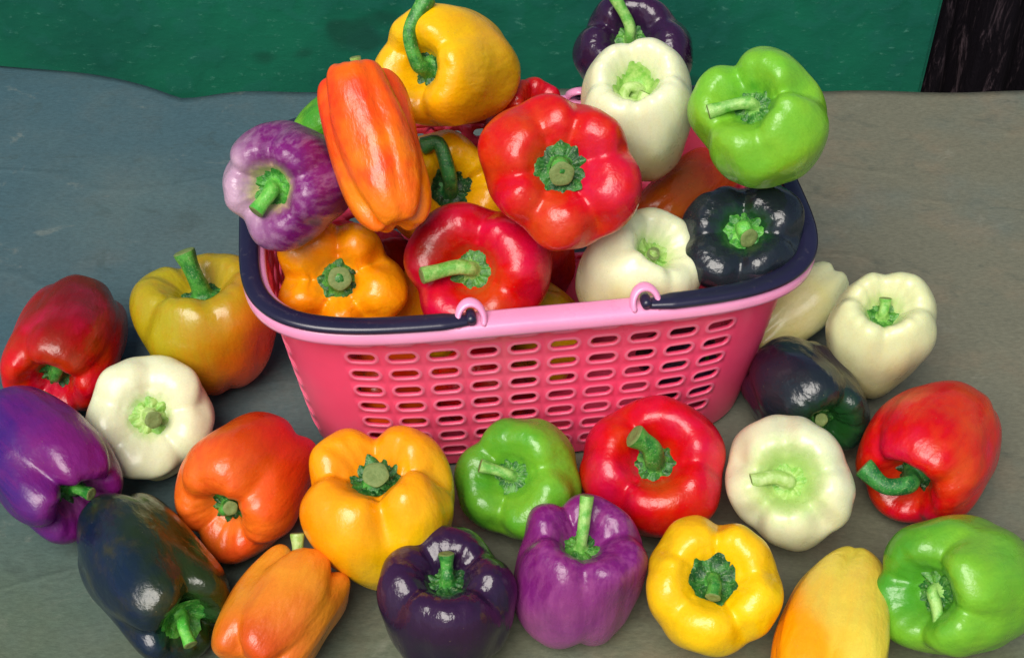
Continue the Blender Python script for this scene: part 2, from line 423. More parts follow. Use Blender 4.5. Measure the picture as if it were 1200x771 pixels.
#DATA-BEGIN
# px = centre in photo pixels, r = radius px, l = full length px, ax = stem direction in the line-of-sight frame (right, up, towards camera)
TAB = 'peppers lying around the basket'
BAS = 'peppers heaped in the basket'
PEP = [
 # ---- around the basket
 dict(id='T1', px=(82,403), r=65, l=168, ax=(-.42,-.50,.70), prof='block', lobes=4, roll=30, groove=.08, skin=('RED','DRED',(0.2,.9,-.3),.55,.6,'RED',.3,.1), stem=[(.06,.10,.36),(.20,.34,.66)], sc='mid', sr=0.13, label='red pepper at the far left edge, above the violet one, stub stem pointing down'),
 dict(id='T2', px=(248,386), r=88, l=200, ax=(-.05,.85,.48), prof='taper', lobes=4, roll=12, groove=.08, skin=('OLV','DORG',(.75,-.1,-.7),.15,.7,'OLV',.5,.12), stem=[(-.05,.30,.18),(-.12,.62,.25)], sc='mid', sr=.13, label='large olive yellow pepper turning orange, standing left of the basket, thick upright stem'),
 dict(id='T3', px=(176,490), r=76, l=105, ax=(0,.08,1), prof='block', lobes=5, roll=0, groove=.09, skin=('WHT','CRM',(0,-.8,-.5),.9,.6,'PGR',.42,.1), stem=[(.02,-.02,.22),(.04,-.06,.36)], sc='pale', sr=.12, calyx=.32, label='creamy white pepper seen from its stem end, lying under the olive yellow one'),
 dict(id='T4', px=(50,538), r=70, l=185, ax=(.28,-.68,.64), prof='block', lobes=4, roll=20, groove=.10, skin=('VIO','PUR',(.8,.2,.6),.1,.8,'LPU',.45,.3), stem=[(.12,-.1,.3),(.30,-.26,.5)], sc='mid', label='violet blue pepper at the left edge, below the red one, stem to the lower right'),
 dict(id='T5', px=(174,668), r=73, l=228, ax=(.22,-.66,.68), prof='long', lobes=3, roll=60, groove=.10, skin=('NVY','DGR3',(.9,.1,.1),-.1,.5,'DGR',.6,.2), blotch='OLV2', stem=[(0,-.22,.28),(.02,-.52,.42)], sc='bright', calyx=.42, gloss=.2, mid=0.6, label='long dark blue green pepper in the lower left corner, bright green stem at its bottom'),
 dict(id='T6', px=(292,563), r=76, l=160, ax=(-.60,-.48,.66), prof='block', lobes=4, roll=50, groove=.09, skin=('ORG4','RED2',(.5,.5,-.5),.5,.7,'ORG4',.4,.15), stem=[(-.02,-.02,.2),(.0,-.06,.36)], sc='mid', label='orange red pepper between the white one and the basket corner, short stem'),
 dict(id='T7', px=(328,722), r=65, l=215, ax=(.60,.62,-.45), prof='block', lobes=4, roll=65, groove=.10, skin=('AMB2','DORG',(.3,-.5,-.6),.9,.5,'AMB2',.3,.15), stem=[(.12,.55,.05),(.18,.95,.1)], sc='pale', sr=.12, label='ribbed amber orange pepper at the bottom left, its blunt tip towards the viewer'),
 dict(id='T8', px=(451,604), r=95, l=225, ax=(-.10,.66,.72), prof='taper', lobes=4, roll=0, groove=.15, skin=('YEL','AMB',(-.5,.3,.8),.15,.6,'AMB',.45,.2), stem=[(0,.06,.22),(.0,.10,.34)], sc='mid', sr=.14, calyx=.34, label='big golden orange pepper in front of the basket, deep heart shaped groove and cut stem'),
 dict(id='T9', px=(526,710), r=81, l=140, ax=(0,.60,.78), prof='block', lobes=4, roll=40, groove=.09, skin=('BLK','BLK2',(0,0,1),.4,.6,'BLK',.4,.2), stem=[(0,.22,.15),(.0,.42,.22)], sc='mid', gloss=.14, label='glossy black purple pepper standing at the bottom, between amber and purple ones'),
 dict(id='T10', px=(610,562), r=73, l=140, ax=(-.30,.12,.93), prof='block', lobes=3, roll=20, groove=.12, skin=('GRN','GRN2',(-.5,0,.5),.4,.7,'GRN2',.4,.15), stem=[(-.20,.08,.22),(-.50,.16,.26)], sc='lite', sr=.10, label='medium green pepper leaning on the basket front, stem bent to the left'),
 dict(id='T11', px=(677,672), r=77, l=158, ax=(.04,.62,.78), prof='block', lobes=4, roll=15, groove=.09, skin=('PUR','LPU',(0,-.7,-.7),.6,.8,'PUR',.4,.35), stem=[(.02,.30,.20),(.05,.78,.30)], sc='lite', sr=.10, label='purple pepper with pale streaks standing in the front row, long straight stem'),
 dict(id='T12', px=(768,552), r=87, l=150, ax=(-.06,.30,.95), prof='round', lobes=3, roll=5, groove=.13, skin=('RED','DRED',(0,0,-1),.8,.6,'RED',.3,.1), stem=[(-.08,.20,.30),(-.30,.32,.42)], sc='mid', sr=.15, label='round red pepper against the basket front, thick stem over a dark cavity'),
 dict(id='T13', px=(832,690), r=82, l=160, ax=(.03,.20,.97), prof='taper', lobes=5, roll=20, groove=.10, skin=('YEL','YEL2',(-.3,.2,.6),.8,.7,'YEL2',.4,.1), stem=[(.04,-.06,.25),(.04,-.22,.34)], sc='mid', calyx=.38, label='bright yellow pepper in the front row, stem end with wide green calyx facing up'),
 dict(id='T14', px=(925,566), r=77, l=135, ax=(-.06,.04,1), prof='round', lobes=5, roll=35, groove=.10, skin=('WHT','CRM',(0,-.8,-.5),.9,.6,'PGR',.8,.1), stem=[(-.20,.02,.20),(-.52,-.12,.26)], sc='pale', sr=.12, label='creamy white pepper beside the round red one, its pale stem bent left'),
 dict(id='T15', px=(983,736), r=70, l=225, ax=(.04,-.80,.60), prof='taper', lobes=3, roll=90, groove=.13, skin=('LEM','AMB',(-.9,0,.4),.55,.5,'LEM',.3,.1), stem=[(0,-.3,.1),(.05,-.5,.2)], sc='mid', tip=0.4, mid=0.9, label='pale yellow pepper with one long groove, right of the bright yellow one'),
 dict(id='T16', px=(1128,686), r=84, l=200, ax=(-.42,-.28,.84), prof='block', lobes=4, roll=10, groove=.10, skin=('GRN','GRN2',(-.5,0,.5),.9,.7,'GRN2',.7,.15), stem=[(.04,-.20,.16),(.18,-.45,.22)], sc='lite', sr=.09, label='large green pepper in the lower right corner, curled stem in a deep cavity'),
 dict(id='T17', px=(1099,521), r=77, l=175, ax=(-.24,-.64,.64), prof='taper', lobes=4, roll=48, groove=.05, skin=('RED','ORG',(.3,.2,-.8),1.6,.8,'RED',.3,.1), stem=[(-.05,-.22,.34),(-.36,-.34,.50),(-.72,-.18,.52)], sc='dark', sr=.15, label='red pepper alone at the right, curved stem pointing to the lower left'),
 dict(id='T18', px=(1026,402), r=63, l=180, ax=(0,.55,.8), prof='taper', lobes=4, roll=10, groove=.05, skin=('WHT2','CRM',(0,-.6,-.6),.5,.7,'PGR',.42,.15), stem=[(0,.22,.14),(-.02,.36,.16)], sc='lite', label='pale cream pepper right of the basket, standing beside the dark one, stem up'),
 dict(id='T19', px=(940,466), r=67, l=160, ax=(.50,-.48,.66), prof='block', lobes=3, roll=60, groove=.10, skin=('BLK','NGR',(0,0,1),.2,.6,'DGR',.95,.15), stem=[(.05,0,.2),(.08,.0,.3)], sc='mid', gloss=.16, label='black purple pepper in the shade right of the basket, green stem end'),
 dict(id='T20', px=(930,366), r=38, l=150, ax=(.50,.62,-.40), prof='taper', lobes=4, roll=10, groove=.05, skin=('WHT2','CRM',(0,-.6,-.6),.2,.7,'PGR',.42,.15), stem=[(0,.2,.14),(-.02,.3,.16)], sc='lite', label='pale cream pepper half hidden behind the right corner of the basket'),
 # ---- heaped in the basket
 dict(id='B1', px=(341,214), r=71, l=150, ax=(-.40,-.05,.90), prof='block', lobes=5, roll=10, groove=.08, skin=('PUR','WPU',(-.9,-.1,.6),.85,.5,'CRM',.50,.25), stem=[(-.10,-.10,.24),(-.36,-.36,.34)], sc='bright', sr=.13, calyx=.34, label='purple pepper with whitish streaks on the left rim of the basket, bright green stem'),
 dict(id='B2', px=(441,176), r=58, l=200, ax=(-.16,.86,-.30), prof='long', lobes=3, roll=95, groove=.16, skin=('ORG','ORG3',(0,0,-1),.5,.6,'ORG',.3,.05), stem=[(-.02,.45,0),(-.05,.70,.05)], sc='pale', mid=0.6, label='long bright orange pepper on top of the heap, tip down towards the viewer'),
 dict(id='B3', px=(529,82), r=71, l=155, ax=(-.55,.05,.80), prof='block', lobes=3, roll=30, groove=.08, skin=('YEL2','AMB',(.2,-1,0),.7,.6,'YEL',.3,.1), stem=[(-.20,.12,.22),(-.28,.60,.30),(.02,1.1,.25)], sc='mid', sr=.13, label='yellow pepper at the top back of the heap, stem curving up from its left'),
 dict(id='B4', px=(396,330), r=82, l=125, ax=(0,.05,1), prof='taper', lobes=5, roll=18, groove=.19, skin=('AMB','ORG',(-.5,-.7,-.5),.9,.6,'AMB',.3,.1), stem=[(.02,.02,.16),(.03,.02,.26)], sc='mid', sr=.15, mid=0.6, label='golden orange flower shaped pepper in the front left corner of the basket'),
 dict(id='B5', px=(563,322), r=86, l=150, ax=(-.20,.12,.96), prof='block', lobes=3, roll=80, groove=.11, skin=('RED','DRED',(-.8,.3,.2),.8,.6,'RED',.3,.1), stem=[(-.22,.04,.22),(-.66,-.06,.34)], sc='lite', sr=.11, mid=0.6, label='lower of two big red peppers in the basket, stem bent left'),
 dict(id='B6', px=(655,205), r=93, l=135, ax=(.03,.16,.98), prof='taper', lobes=6, roll=10, groove=.10, skin=('RED','ORG',(0,-.8,-.5),1.0,.5,'RED',.3,.1), stem=[(0,-.02,.16),(.02,-.06,.26)], sc='mid', sr=.14, calyx=.36, label='upper and largest red pepper in the middle of the heap, stem end to the viewer'),
 dict(id='B7', px=(748,143), r=66, l=205, ax=(-.08,.52,.85), prof='taper', lobes=4, roll=10, groove=.045, skin=('WHT','CRM',(.2,-.5,-.7),.5,.6,'PGR',.45,.15), stem=[(-.16,.06,.20),(-.20,-.14,.30),(.06,-.20,.34),(.16,0,.34)], sc='pale', sr=.11, calyx=.42, label='tall creamy white pepper with coiled green stem, in front of the black purple one'),
 dict(id='B8', px=(741,64), r=68, l=130, ax=(-.10,.45,.85), prof='block', lobes=3, roll=30, groove=.11, skin=('BLK','BLK2',(0,0,1),.4,.6,'BLK',.4,.2), stem=[(-.05,.30,.2),(-.32,.72,.25)], sc='lite', gloss=.14, label='black purple pepper at the top back, behind the tall white one'),
 dict(id='B9', px=(896,151), r=80, l=160, ax=(-.32,.42,.84), prof='taper', lobes=4, roll=25, groove=.11, skin=('LGR2','GRN',(-.3,.2,.6),-.2,.7,'GRN2',.45,.1), stem=[(-.25,.04,.18),(-.62,-.12,.22)], sc='lite', sr=.10, label='bright lime green pepper on the right rim of the basket'),
 dict(id='B10', px=(870,283), r=74, l=120, ax=(-.02,.42,.91), prof='block', lobes=4, roll=10, groove=.13, skin=('NGR','BLK',(0,-.3,-1),.7,.7,'DGR',.55,.2), stem=[(.04,-.04,.16),(.10,-.08,.24)], sc='bright', sr=.14, calyx=.34, gloss=.15, label='dark navy green pepper in the right front corner of the basket'),
 dict(id='B11', px=(740,327), r=69, l=165, ax=(.40,.55,.72), prof='taper', lobes=4, roll=30, groove=.05, skin=('WHT','CRM',(.1,-.8,-.5),.6,.7,'PGR',.45,.1), stem=[(.04,.05,.1),(.05,.06,.16)], sc='pale', calyx=.32, label='creamy white pepper lying behind the front rim between red and navy ones'),
 dict(id='B12', px=(517,228), r=70, l=140, ax=(.20,.10,.95), prof='block', lobes=4, roll=20, groove=.09, skin=('YEL2','AMB',(0,-.7,0),.3,.7,'OLV',.35,.15), stem=[(.02,.25,.40),(-.12,.75,.45),(-.38,.72,.42)], sc='dark', sr=.13, calyx=.4, label='amber yellow pepper deep in the heap between long orange and red, hooked dark stem'),
 dict(id='B13', px=(800,232), r=40, l=150, ax=(.55,.55,-.5), prof='long', lobes=3, roll=40, groove=.08, skin=('BRO','DORG',(0,0,1),.6,.7,'DORG',.3,.2), stem=[(0,.1,.2),(0,.2,.3)], sc='mid', label='brownish orange pepper wedged under the lime green one'),
 dict(id='B14', px=(374,150), r=30, l=110, ax=(.5,.4,.6), prof='round', lobes=3, roll=40, groove=.07, skin=('GRN','GRN2',(0,0,1),.3,.7,'GRN2',.3,.2), stem=[(0,.1,.2),(0,.2,.3)], sc='mid', label='small green pepper peeking out behind the purple one at the left rim'),
 dict(id='B15', px=(614,152), r=46, l=110, ax=(.3,.5,.6), prof='block', lobes=4, roll=20, groove=.08, skin=('DRED','RED2',(0,0,1),.5,.7,'DRED',.3,.1), stem=[(0,.1,.2),(0,.15,.3)], sc='mid', label='dark red pepper mostly hidden between the yellow one and the upper red one'),
 # ---- lower layer, seen through the holes of the front wall
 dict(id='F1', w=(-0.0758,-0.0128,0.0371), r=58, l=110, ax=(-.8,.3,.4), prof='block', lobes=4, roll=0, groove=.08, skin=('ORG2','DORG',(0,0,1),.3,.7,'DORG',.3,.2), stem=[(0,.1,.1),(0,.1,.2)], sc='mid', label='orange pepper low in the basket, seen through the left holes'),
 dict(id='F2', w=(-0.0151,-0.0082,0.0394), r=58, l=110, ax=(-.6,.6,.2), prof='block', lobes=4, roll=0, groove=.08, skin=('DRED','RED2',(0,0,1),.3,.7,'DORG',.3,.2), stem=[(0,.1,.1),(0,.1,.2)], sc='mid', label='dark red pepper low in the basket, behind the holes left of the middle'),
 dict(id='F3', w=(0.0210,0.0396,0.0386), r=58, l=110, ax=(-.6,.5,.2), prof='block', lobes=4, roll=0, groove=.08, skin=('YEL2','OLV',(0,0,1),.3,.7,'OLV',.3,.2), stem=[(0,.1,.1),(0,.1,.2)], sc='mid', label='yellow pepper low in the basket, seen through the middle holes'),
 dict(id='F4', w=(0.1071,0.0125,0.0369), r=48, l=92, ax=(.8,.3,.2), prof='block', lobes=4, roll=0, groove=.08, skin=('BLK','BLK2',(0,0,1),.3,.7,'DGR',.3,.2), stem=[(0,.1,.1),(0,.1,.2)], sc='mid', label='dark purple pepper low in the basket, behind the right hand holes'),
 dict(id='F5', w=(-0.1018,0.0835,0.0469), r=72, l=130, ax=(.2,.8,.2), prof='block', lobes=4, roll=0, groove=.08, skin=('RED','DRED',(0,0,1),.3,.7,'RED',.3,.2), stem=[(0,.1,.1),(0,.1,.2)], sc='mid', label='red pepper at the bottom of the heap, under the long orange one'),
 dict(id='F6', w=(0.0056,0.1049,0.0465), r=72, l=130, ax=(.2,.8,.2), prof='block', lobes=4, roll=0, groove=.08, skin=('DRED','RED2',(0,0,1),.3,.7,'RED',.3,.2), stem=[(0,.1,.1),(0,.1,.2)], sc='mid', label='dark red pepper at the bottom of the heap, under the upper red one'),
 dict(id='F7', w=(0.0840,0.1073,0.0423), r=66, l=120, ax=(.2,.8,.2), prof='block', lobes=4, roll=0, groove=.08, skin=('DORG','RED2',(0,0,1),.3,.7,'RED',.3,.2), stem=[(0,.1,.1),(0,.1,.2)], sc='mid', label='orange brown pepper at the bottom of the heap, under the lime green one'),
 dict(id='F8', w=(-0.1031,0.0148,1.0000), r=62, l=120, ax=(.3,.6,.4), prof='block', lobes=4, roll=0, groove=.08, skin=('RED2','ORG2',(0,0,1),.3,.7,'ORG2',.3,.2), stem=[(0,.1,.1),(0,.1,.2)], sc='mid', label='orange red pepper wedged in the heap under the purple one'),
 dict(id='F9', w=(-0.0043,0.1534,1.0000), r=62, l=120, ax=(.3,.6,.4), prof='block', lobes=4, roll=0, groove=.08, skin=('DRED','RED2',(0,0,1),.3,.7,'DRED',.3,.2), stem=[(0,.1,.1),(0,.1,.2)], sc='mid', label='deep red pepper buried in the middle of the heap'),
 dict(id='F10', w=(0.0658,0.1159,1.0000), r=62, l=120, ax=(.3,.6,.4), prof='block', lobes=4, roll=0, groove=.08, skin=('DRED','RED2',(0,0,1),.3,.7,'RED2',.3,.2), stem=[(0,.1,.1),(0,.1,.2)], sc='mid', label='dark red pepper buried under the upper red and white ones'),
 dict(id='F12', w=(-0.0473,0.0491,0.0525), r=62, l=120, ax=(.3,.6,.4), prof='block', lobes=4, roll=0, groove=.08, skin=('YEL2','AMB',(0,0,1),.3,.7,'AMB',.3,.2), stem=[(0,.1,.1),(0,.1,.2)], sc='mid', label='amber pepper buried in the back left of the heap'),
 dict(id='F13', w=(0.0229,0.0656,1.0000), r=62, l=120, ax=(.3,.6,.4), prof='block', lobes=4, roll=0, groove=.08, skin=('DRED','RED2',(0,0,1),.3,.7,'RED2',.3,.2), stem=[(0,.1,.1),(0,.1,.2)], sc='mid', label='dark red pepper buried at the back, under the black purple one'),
]
SOLVED = {'T1': (0.0366, 1.00), 'T2': (0.0416, 0.72), 'T3': (0.0351, 0.72), 'T4': (0.0466, 1.00), 'T5': (0.0331, 0.96), 'T6': (0.0383, 0.96), 'T7': (0.0335, 0.72), 'T8': (0.0448, 0.82), 'T9': (0.0360, 1.00), 'T10': (0.0342, 0.76), 'T11': (0.0370, 0.98), 'T12': (0.0343, 0.80), 'T13': (0.0385, 1.00), 'T14': (0.0420, 1.00), 'T15': (0.0290, 1.00), 'T16': (0.0445, 0.90), 'T17': (0.0381, 1.00), 'T18': (0.0476, 0.95), 'T19': (0.0337, 0.85), 'T20': (0.0247, 0.90), 'B1': (0.1735, 1.00), 'B2': (0.2033, 1.00), 'B3': (0.1957, 1.00), 'B4': (0.1070, 0.85), 'B5': (0.1132, 0.98), 'B6': (0.1887, 1.00), 'B7': (0.1755, 1.00), 'B8': (0.1755, 0.80), 'B9': (0.2029, 1.00), 'B10': (0.1340, 0.72), 'B11': (0.1120, 0.95), 'B12': (0.1069, 0.99), 'B13': (0.1013, 0.86), 'B14': (0.1500, 0.72), 'B15': (0.1402, 1.00)}
#DATA-END
COLS = dict(RED=RED, DRED=DRED, ORG=ORG, YEL=YEL, AMB=AMB, DORG=DORG, OLV=OLV, GRN=GRN, LGR=LGR, DGR=DGR, WHT=WHT, CRM=CRM, PGR=PGR,
            PUR=PUR, LPU=LPU, BLK=BLK, NVY=NVY, VIO=VIO, DGR3=srgb(34, 48, 14), NGR=srgb(30, 38, 44), BRO=srgb(178, 84, 18), ORG4=srgb(232, 106, 26), WPU=srgb(196, 160, 184), LEM=srgb(232, 206, 74), ORG2=srgb(226, 84, 16), RED2=srgb(200, 26, 8), ORG3=srgb(244, 120, 10),
            AMB2=srgb(228, 140, 34), YEL2=srgb(240, 184, 6), YEL3=srgb(226, 196, 60), GRN2=srgb(74, 146, 34), BLK2=srgb(50, 24, 56),
            WHT2=srgb(216, 220, 168), LGR2=srgb(140, 206, 40), OLV2=srgb(70, 62, 14))

def place(q):
    """position (metres), radius and half length of a table entry"""
    if 'w' in q:
        P = np.array(q['w'], float); k = 20.5 / 1630
        return P, q['r'] / 1950.0, q['l'] / 2 / 1950.0
    h = SOLVED.get(q['id'], (.05, 1.0))
    P = on_plane(q['px'][0], q['px'][1], h[0])
    s = -(P - CAM).dot(np.array([0, -math.cos(PITCH), math.sin(PITCH)])) / FPX
    return P, q['r'] * s, q['l'] * s / 2 * h[1]

def params(q):
    P, R, H = place(q)
    return dict(R=R, H=H, loc=P, axis=q['ax'], prof=q['prof'], lobes=q['lobes'], roll=q['roll'], groove=q['groove'], tip=q.get('tip', 1.0), mid=q.get('mid', .42),
                seed=sum(ord(c) * (i * 7 + 1) for i, c in enumerate(q['id'])))

#BUILD
# ------------------------------------------------------------------ setting: ground, table, sheet, board, dark cloth
def paper_material():
    t = NT('grey_sheet')
    tc = t.n('ShaderNodeTexCoord').outputs['Object']
    big = t.noise(tc, 2.2, 3, .5)
    sep = t.n('ShaderNodeSeparateXYZ'); t.l(tc, sep.inputs[0])
    gx = t.math('MULTIPLY_ADD', t.math('SUBTRACT', big, .5), .9, sep.outputs[0])
    c = t.mix(t.mapr(gx, -.34, .22), srgb(62, 90, 98), srgb(106, 106, 90))  # mottled tone, plus lighting gradient put into the colour: bluer, darker left
    gy = t.math('MULTIPLY_ADD', t.math('SUBTRACT', big, .5), .4, sep.outputs[1])
    c = t.mix(t.math('MULTIPLY', t.mapr(gy, .0, -.28), .85), c, srgb(96, 106, 72))
    m = t.noise(tc, 14, 5, .65)
    c = t.mix(t.math('MULTIPLY', t.mapr(m, .46, .70), t.mapr(gx, -.3, .3, .1, .55)), c, srgb(124, 112, 92))
    c = t.mix(t.math('MULTIPLY', t.mapr(t.noise(t.vmap(tc, (1, 1, 1), (5, 3, 0)), 6, 4, .6), .5, .75), .5), c, srgb(82, 104, 104))
    stn = t.noise(t.vmap(tc, (1, 1.4, 1), (9, 2, 0)), 22, 6, .7, .6)
    c = t.mix(t.math('MULTIPLY', t.mapr(stn, .56, .66), .28), c, srgb(58, 70, 66))
    c = t.mix(t.math('MULTIPLY', t.mapr(stn, .40, .30), .22), c, srgb(150, 150, 134))
    f = t.noise(t.vmap(tc, (1, 2.2, 1)), 230, 4, .75)
    hs = t.n('ShaderNodeHueSaturation'); t.l(c, hs.inputs['Color'])
    t.l(t.mapr(f, .3, .7, .82, 1.18, 'LINEAR'), hs.inputs['Value'])
    t.l(hs.outputs[0], t.b.inputs['Base Color'])
    t.b.inputs['Roughness'].default_value = .72
    t.b.inputs['Specular IOR Level'].default_value = .25
    cv = t.noise(t.vmap(tc, (1, 2.0, 1), (1, 7, 0)), 3.2, 2, .5, .5)
    crease = t.mapr(t.math('ABSOLUTE', t.math('SUBTRACT', cv, .5)), .02, .0)
    t.bump(t.math('ADD', t.math('MULTIPLY', crease, .35), t.math('ADD', t.math('MULTIPLY', f, .3), t.noise(tc, 9, 4, .6))), .35, .004)
    return t.m

def green_material():
    t = NT('green_paint')
    tc = t.n('ShaderNodeTexCoord').outputs['Object']
    big = t.noise(tc, 5, 4, .6)
    c = t.mix(t.mapr(big, .35, .68), srgb(0, 80, 64), srgb(2, 102, 74))
    sw = t.n('ShaderNodeTexWave'); sw.wave_type = 'RINGS'
    sw.inputs['Scale'].default_value = 9; sw.inputs['Distortion'].default_value = 9; sw.inputs['Detail'].default_value = 4
    sw.inputs['Detail Scale'].default_value = 2.5
    t.l(t.vmap(tc, (1, 1, 1), (.5, 0, .1)), sw.inputs['Vector'])
    c = t.mix(t.math('MULTIPLY', t.mapr(sw.outputs['Fac'], .5, 1), .18), c, srgb(30, 96, 92))
    sc_ = t.noise(t.vmap(tc, (16, 16, 34)), 5, 5, .75)
    c = t.mix(t.math('MULTIPLY', t.mapr(sc_, .58, .72), .38), c, srgb(96, 160, 140))
    st = t.noise(t.vmap(tc, (1, 1, 1.6), (2.2, 0, 4.1)), 11, 2, .5)
    c = t.mix(t.math('MULTIPLY', t.mapr(st, .66, .74), .6), c, srgb(4, 56, 44))
    t.l(c, t.b.inputs['Base Color'])
    t.l(t.mapr(big,   .3, .7, .55, .75, 'LINEAR'), t.b.inputs['Roughness'])
    t.b.inputs['Specular IOR Level'].default_value = .3
    t.bump(t.math('ADD', sc_, sw.outputs['Fac']), .25, .0015)
    return t.m

def simple_mat(name, A, B, scale, rough, bump=.3, bd=.003):
    t = NT(name)
    tc = t.n('ShaderNodeTexCoord').outputs['Object']
    n = t.noise(tc, scale, 5, .65)
    t.l(t.mix(n, A, B), t.b.inputs['Base Color'])
    t.b.inputs['Roughness'].default_value = rough
    t.bump(n, bump, bd)
    return t.m

def box(name, lo, hi, mat, parent=None, bev=.003):
    import bmesh
    bm = bmesh.new()
    bmesh.ops.create_cube(bm, size=1)
    for v in bm.verts:
        v.co = Vector([(lo[i] + hi[i]) / 2 + v.co[i] * (hi[i] - lo[i]) for i in range(3)])
    if bev: bmesh.ops.bevel(bm, geom=bm.edges[:], offset=bev, segments=2, affect='EDGES')
    me = bpy.data.meshes.new(name); bm.to_mesh(me); bm.free()
    me.materials.append(mat)
    o = bpy.data.objects.new(name, me); COL.objects.link(o)
    if parent: o.parent = parent
    return o

concrete = simple_mat('pavement', srgb(120, 118, 112), srgb(150, 147, 138), 6, .85)
g = mesh_obj('ground', [(-40, -40, -.76), (40, -40, -.76), (40, 40, -.76), (-40, 40, -.76)], [(0, 1, 2, 3)], concrete)
g['kind'] = 'structure'

wood = simple_mat('table_wood', srgb(110, 84, 56), srgb(140, 110, 76), 20, .7)
EDGE = on_plane(600, 105, 0.0)[1]
tb = bpy.data.objects.new('table', None); COL.objects.link(tb); tb.location = (0, 0, -.76)
tb['label'] = 'market table wholly covered by the grey sheet, carrying the basket and peppers'; tb['category'] = 'table'
box('table_top', (-.75, -.65, .72), (.75, EDGE - .012, .7545), wood, tb)
for sx in (-.70, .70):
    for sy in (-.60, EDGE - .07):
        box('leg', (sx - .025, sy - .025, .001), (sx + .025, sy + .025, .719), wood, tb)

# the sheet over the table: its far edge sticks out a little on the left
nx, ny = 150, 130
xs = np.linspace(-.78, .78, nx)
V = []
for j in range(ny):
    tt = j / (ny - 1)
    for i in range(nx):
        x = xs[i]
        ye = EDGE + .004 * math.sin(x * 9 + 1) * 0.4 + .0016 * math.sin(x * 47)
        lf = max(0.0, -.278 - x)
        ye += .42 * lf / (1 + 3.5 * lf) - .009 * math.exp(-((x + .272) / .030) ** 2)
        y = -.67 + (ye + .67) * tt
        z = .0006 * mnoise.noise(Vector((x * 5, y * 5, 3))) + .0003 * mnoise.noise(Vector((x * 16, y * 16, 8)))
        if y > EDGE - .012: z -= 1.2 * (y - EDGE + .012) ** 2
        V.append((x, y, z - .0012))
n0 = len(V)
F = grid_faces(nx, ny, close_u=False)
V += [(a, b_, c_ - .0015) for a, b_, c_ in V]
F += [tuple(n0 + k for k in f[::-1]) for f in F]
ring = [i for i in range(nx)] + [j * nx + nx - 1 for j in range(1, ny)] + [(ny - 1) * nx + i for i in range(nx - 2, -1, -1)] + [j * nx for j in range(ny - 2, 0, -1)]
F += [(ring[k], ring[(k + 1) % len(ring)], n0 + ring[(k + 1) % len(ring)], n0 + ring[k])[::-1] for k in range(len(ring))]
sheet = mesh_obj('grey_sheet', V, F, paper_material())
sheet['label'] = 'dull blue grey paper sheet spread over the table under everything'; sheet['category'] = 'table sheet'

# green painted board standing behind the table
BY = EDGE + .115
bx = on_plane(1090, 50, 0)[0]
xr = CAM[0] + ray(1092, 60)[0] * (BY - CAM[1]) / ray(1092, 60)[1]
brd = box('painted_board', (-1.2, BY, -.752), (xr, BY + .03, .13), green_material(), bev=.004)
brd['label'] = 'dark green painted board standing behind the table, scuffed and scratched'; brd['category'] = 'board'

# black shaggy cloth hanging right of the board
def dark_material():
    t = NT('black_cloth')
    tc = t.n('ShaderNodeTexCoord').outputs['Object']
    n = t.noise(t.vmap(tc, (9, 9, 1.6)), 12, 5, .75, .8)
    t.l(t.mix(t.mapr(n, .5, .75), srgb(14, 10, 16), srgb(84, 70, 76)), t.b.inputs['Base Color'])
    t.b.inputs['Roughness'].default_value = .8
    t.b.inputs['Specular IOR Level'].default_value = .1
    t.bump(n, .8, .006)
    return t.m
nx, nz = 260, 60
V = []
for j in range(nz):
    z = -.755 + (.14 + .755) * j / (nz - 1)
    for i in range(nx):
        x = xr + .004 + (1.2 - xr) * i / (nx - 1)
        d = .010 * math.sin(x * 95 + .8 * math.sin(z * 11)) + .006 * math.sin(x * 211 + 2 * math.sin(z * 7 + 1)) + .004 * mnoise.noise(Vector((x * 60, z * 14, 1)))
        V.append((x, BY + .02 + d, z))
n0 = len(V); F = grid_faces(nx, nz, close_u=False)
V += [(a, b_ + .004, c_) for a, b_, c_ in V]
F += [tuple(n0 + k for k in f[::-1]) for f in F]
dk = mesh_obj('hanging_cloth', V, F, dark_material())
dk['label'] = 'black crumpled cloth hanging beside the green board, top right corner'; dk['category'] = 'cloth'

# ------------------------------------------------------------------ basket
BA, BB, BK, BCX, BCY, BPHI = .1702, .1089, 4.8, .0062, .0540, R_(7.5)
pink = plastic('pink_plastic', srgb(255, 70, 116), .32, .15, .2)
rimm = plastic('pink_plastic_sheen', srgb(246, 152, 196), .28, .15, .3)  # same pink plastic; sky sheen and translucency put into the paler colour
navy = plastic('navy_plastic', srgb(30, 28, 56), .30, 0, .2)
HR = .1380

def se_outline(a, b, k, n, dense=4000):
    t = np.linspace(0, 2 * np.pi, dense + 1) - np.pi / 2
    c, s = np.cos(t), np.sin(t)
    x = np.sign(c) * np.abs(c) ** (2 / k) * a; y = np.sign(s) * np.abs(s) ** (2 / k) * b
    L = np.concatenate([[0], np.cumsum(np.hypot(np.diff(x), np.diff(y)))])
    return L, x, y

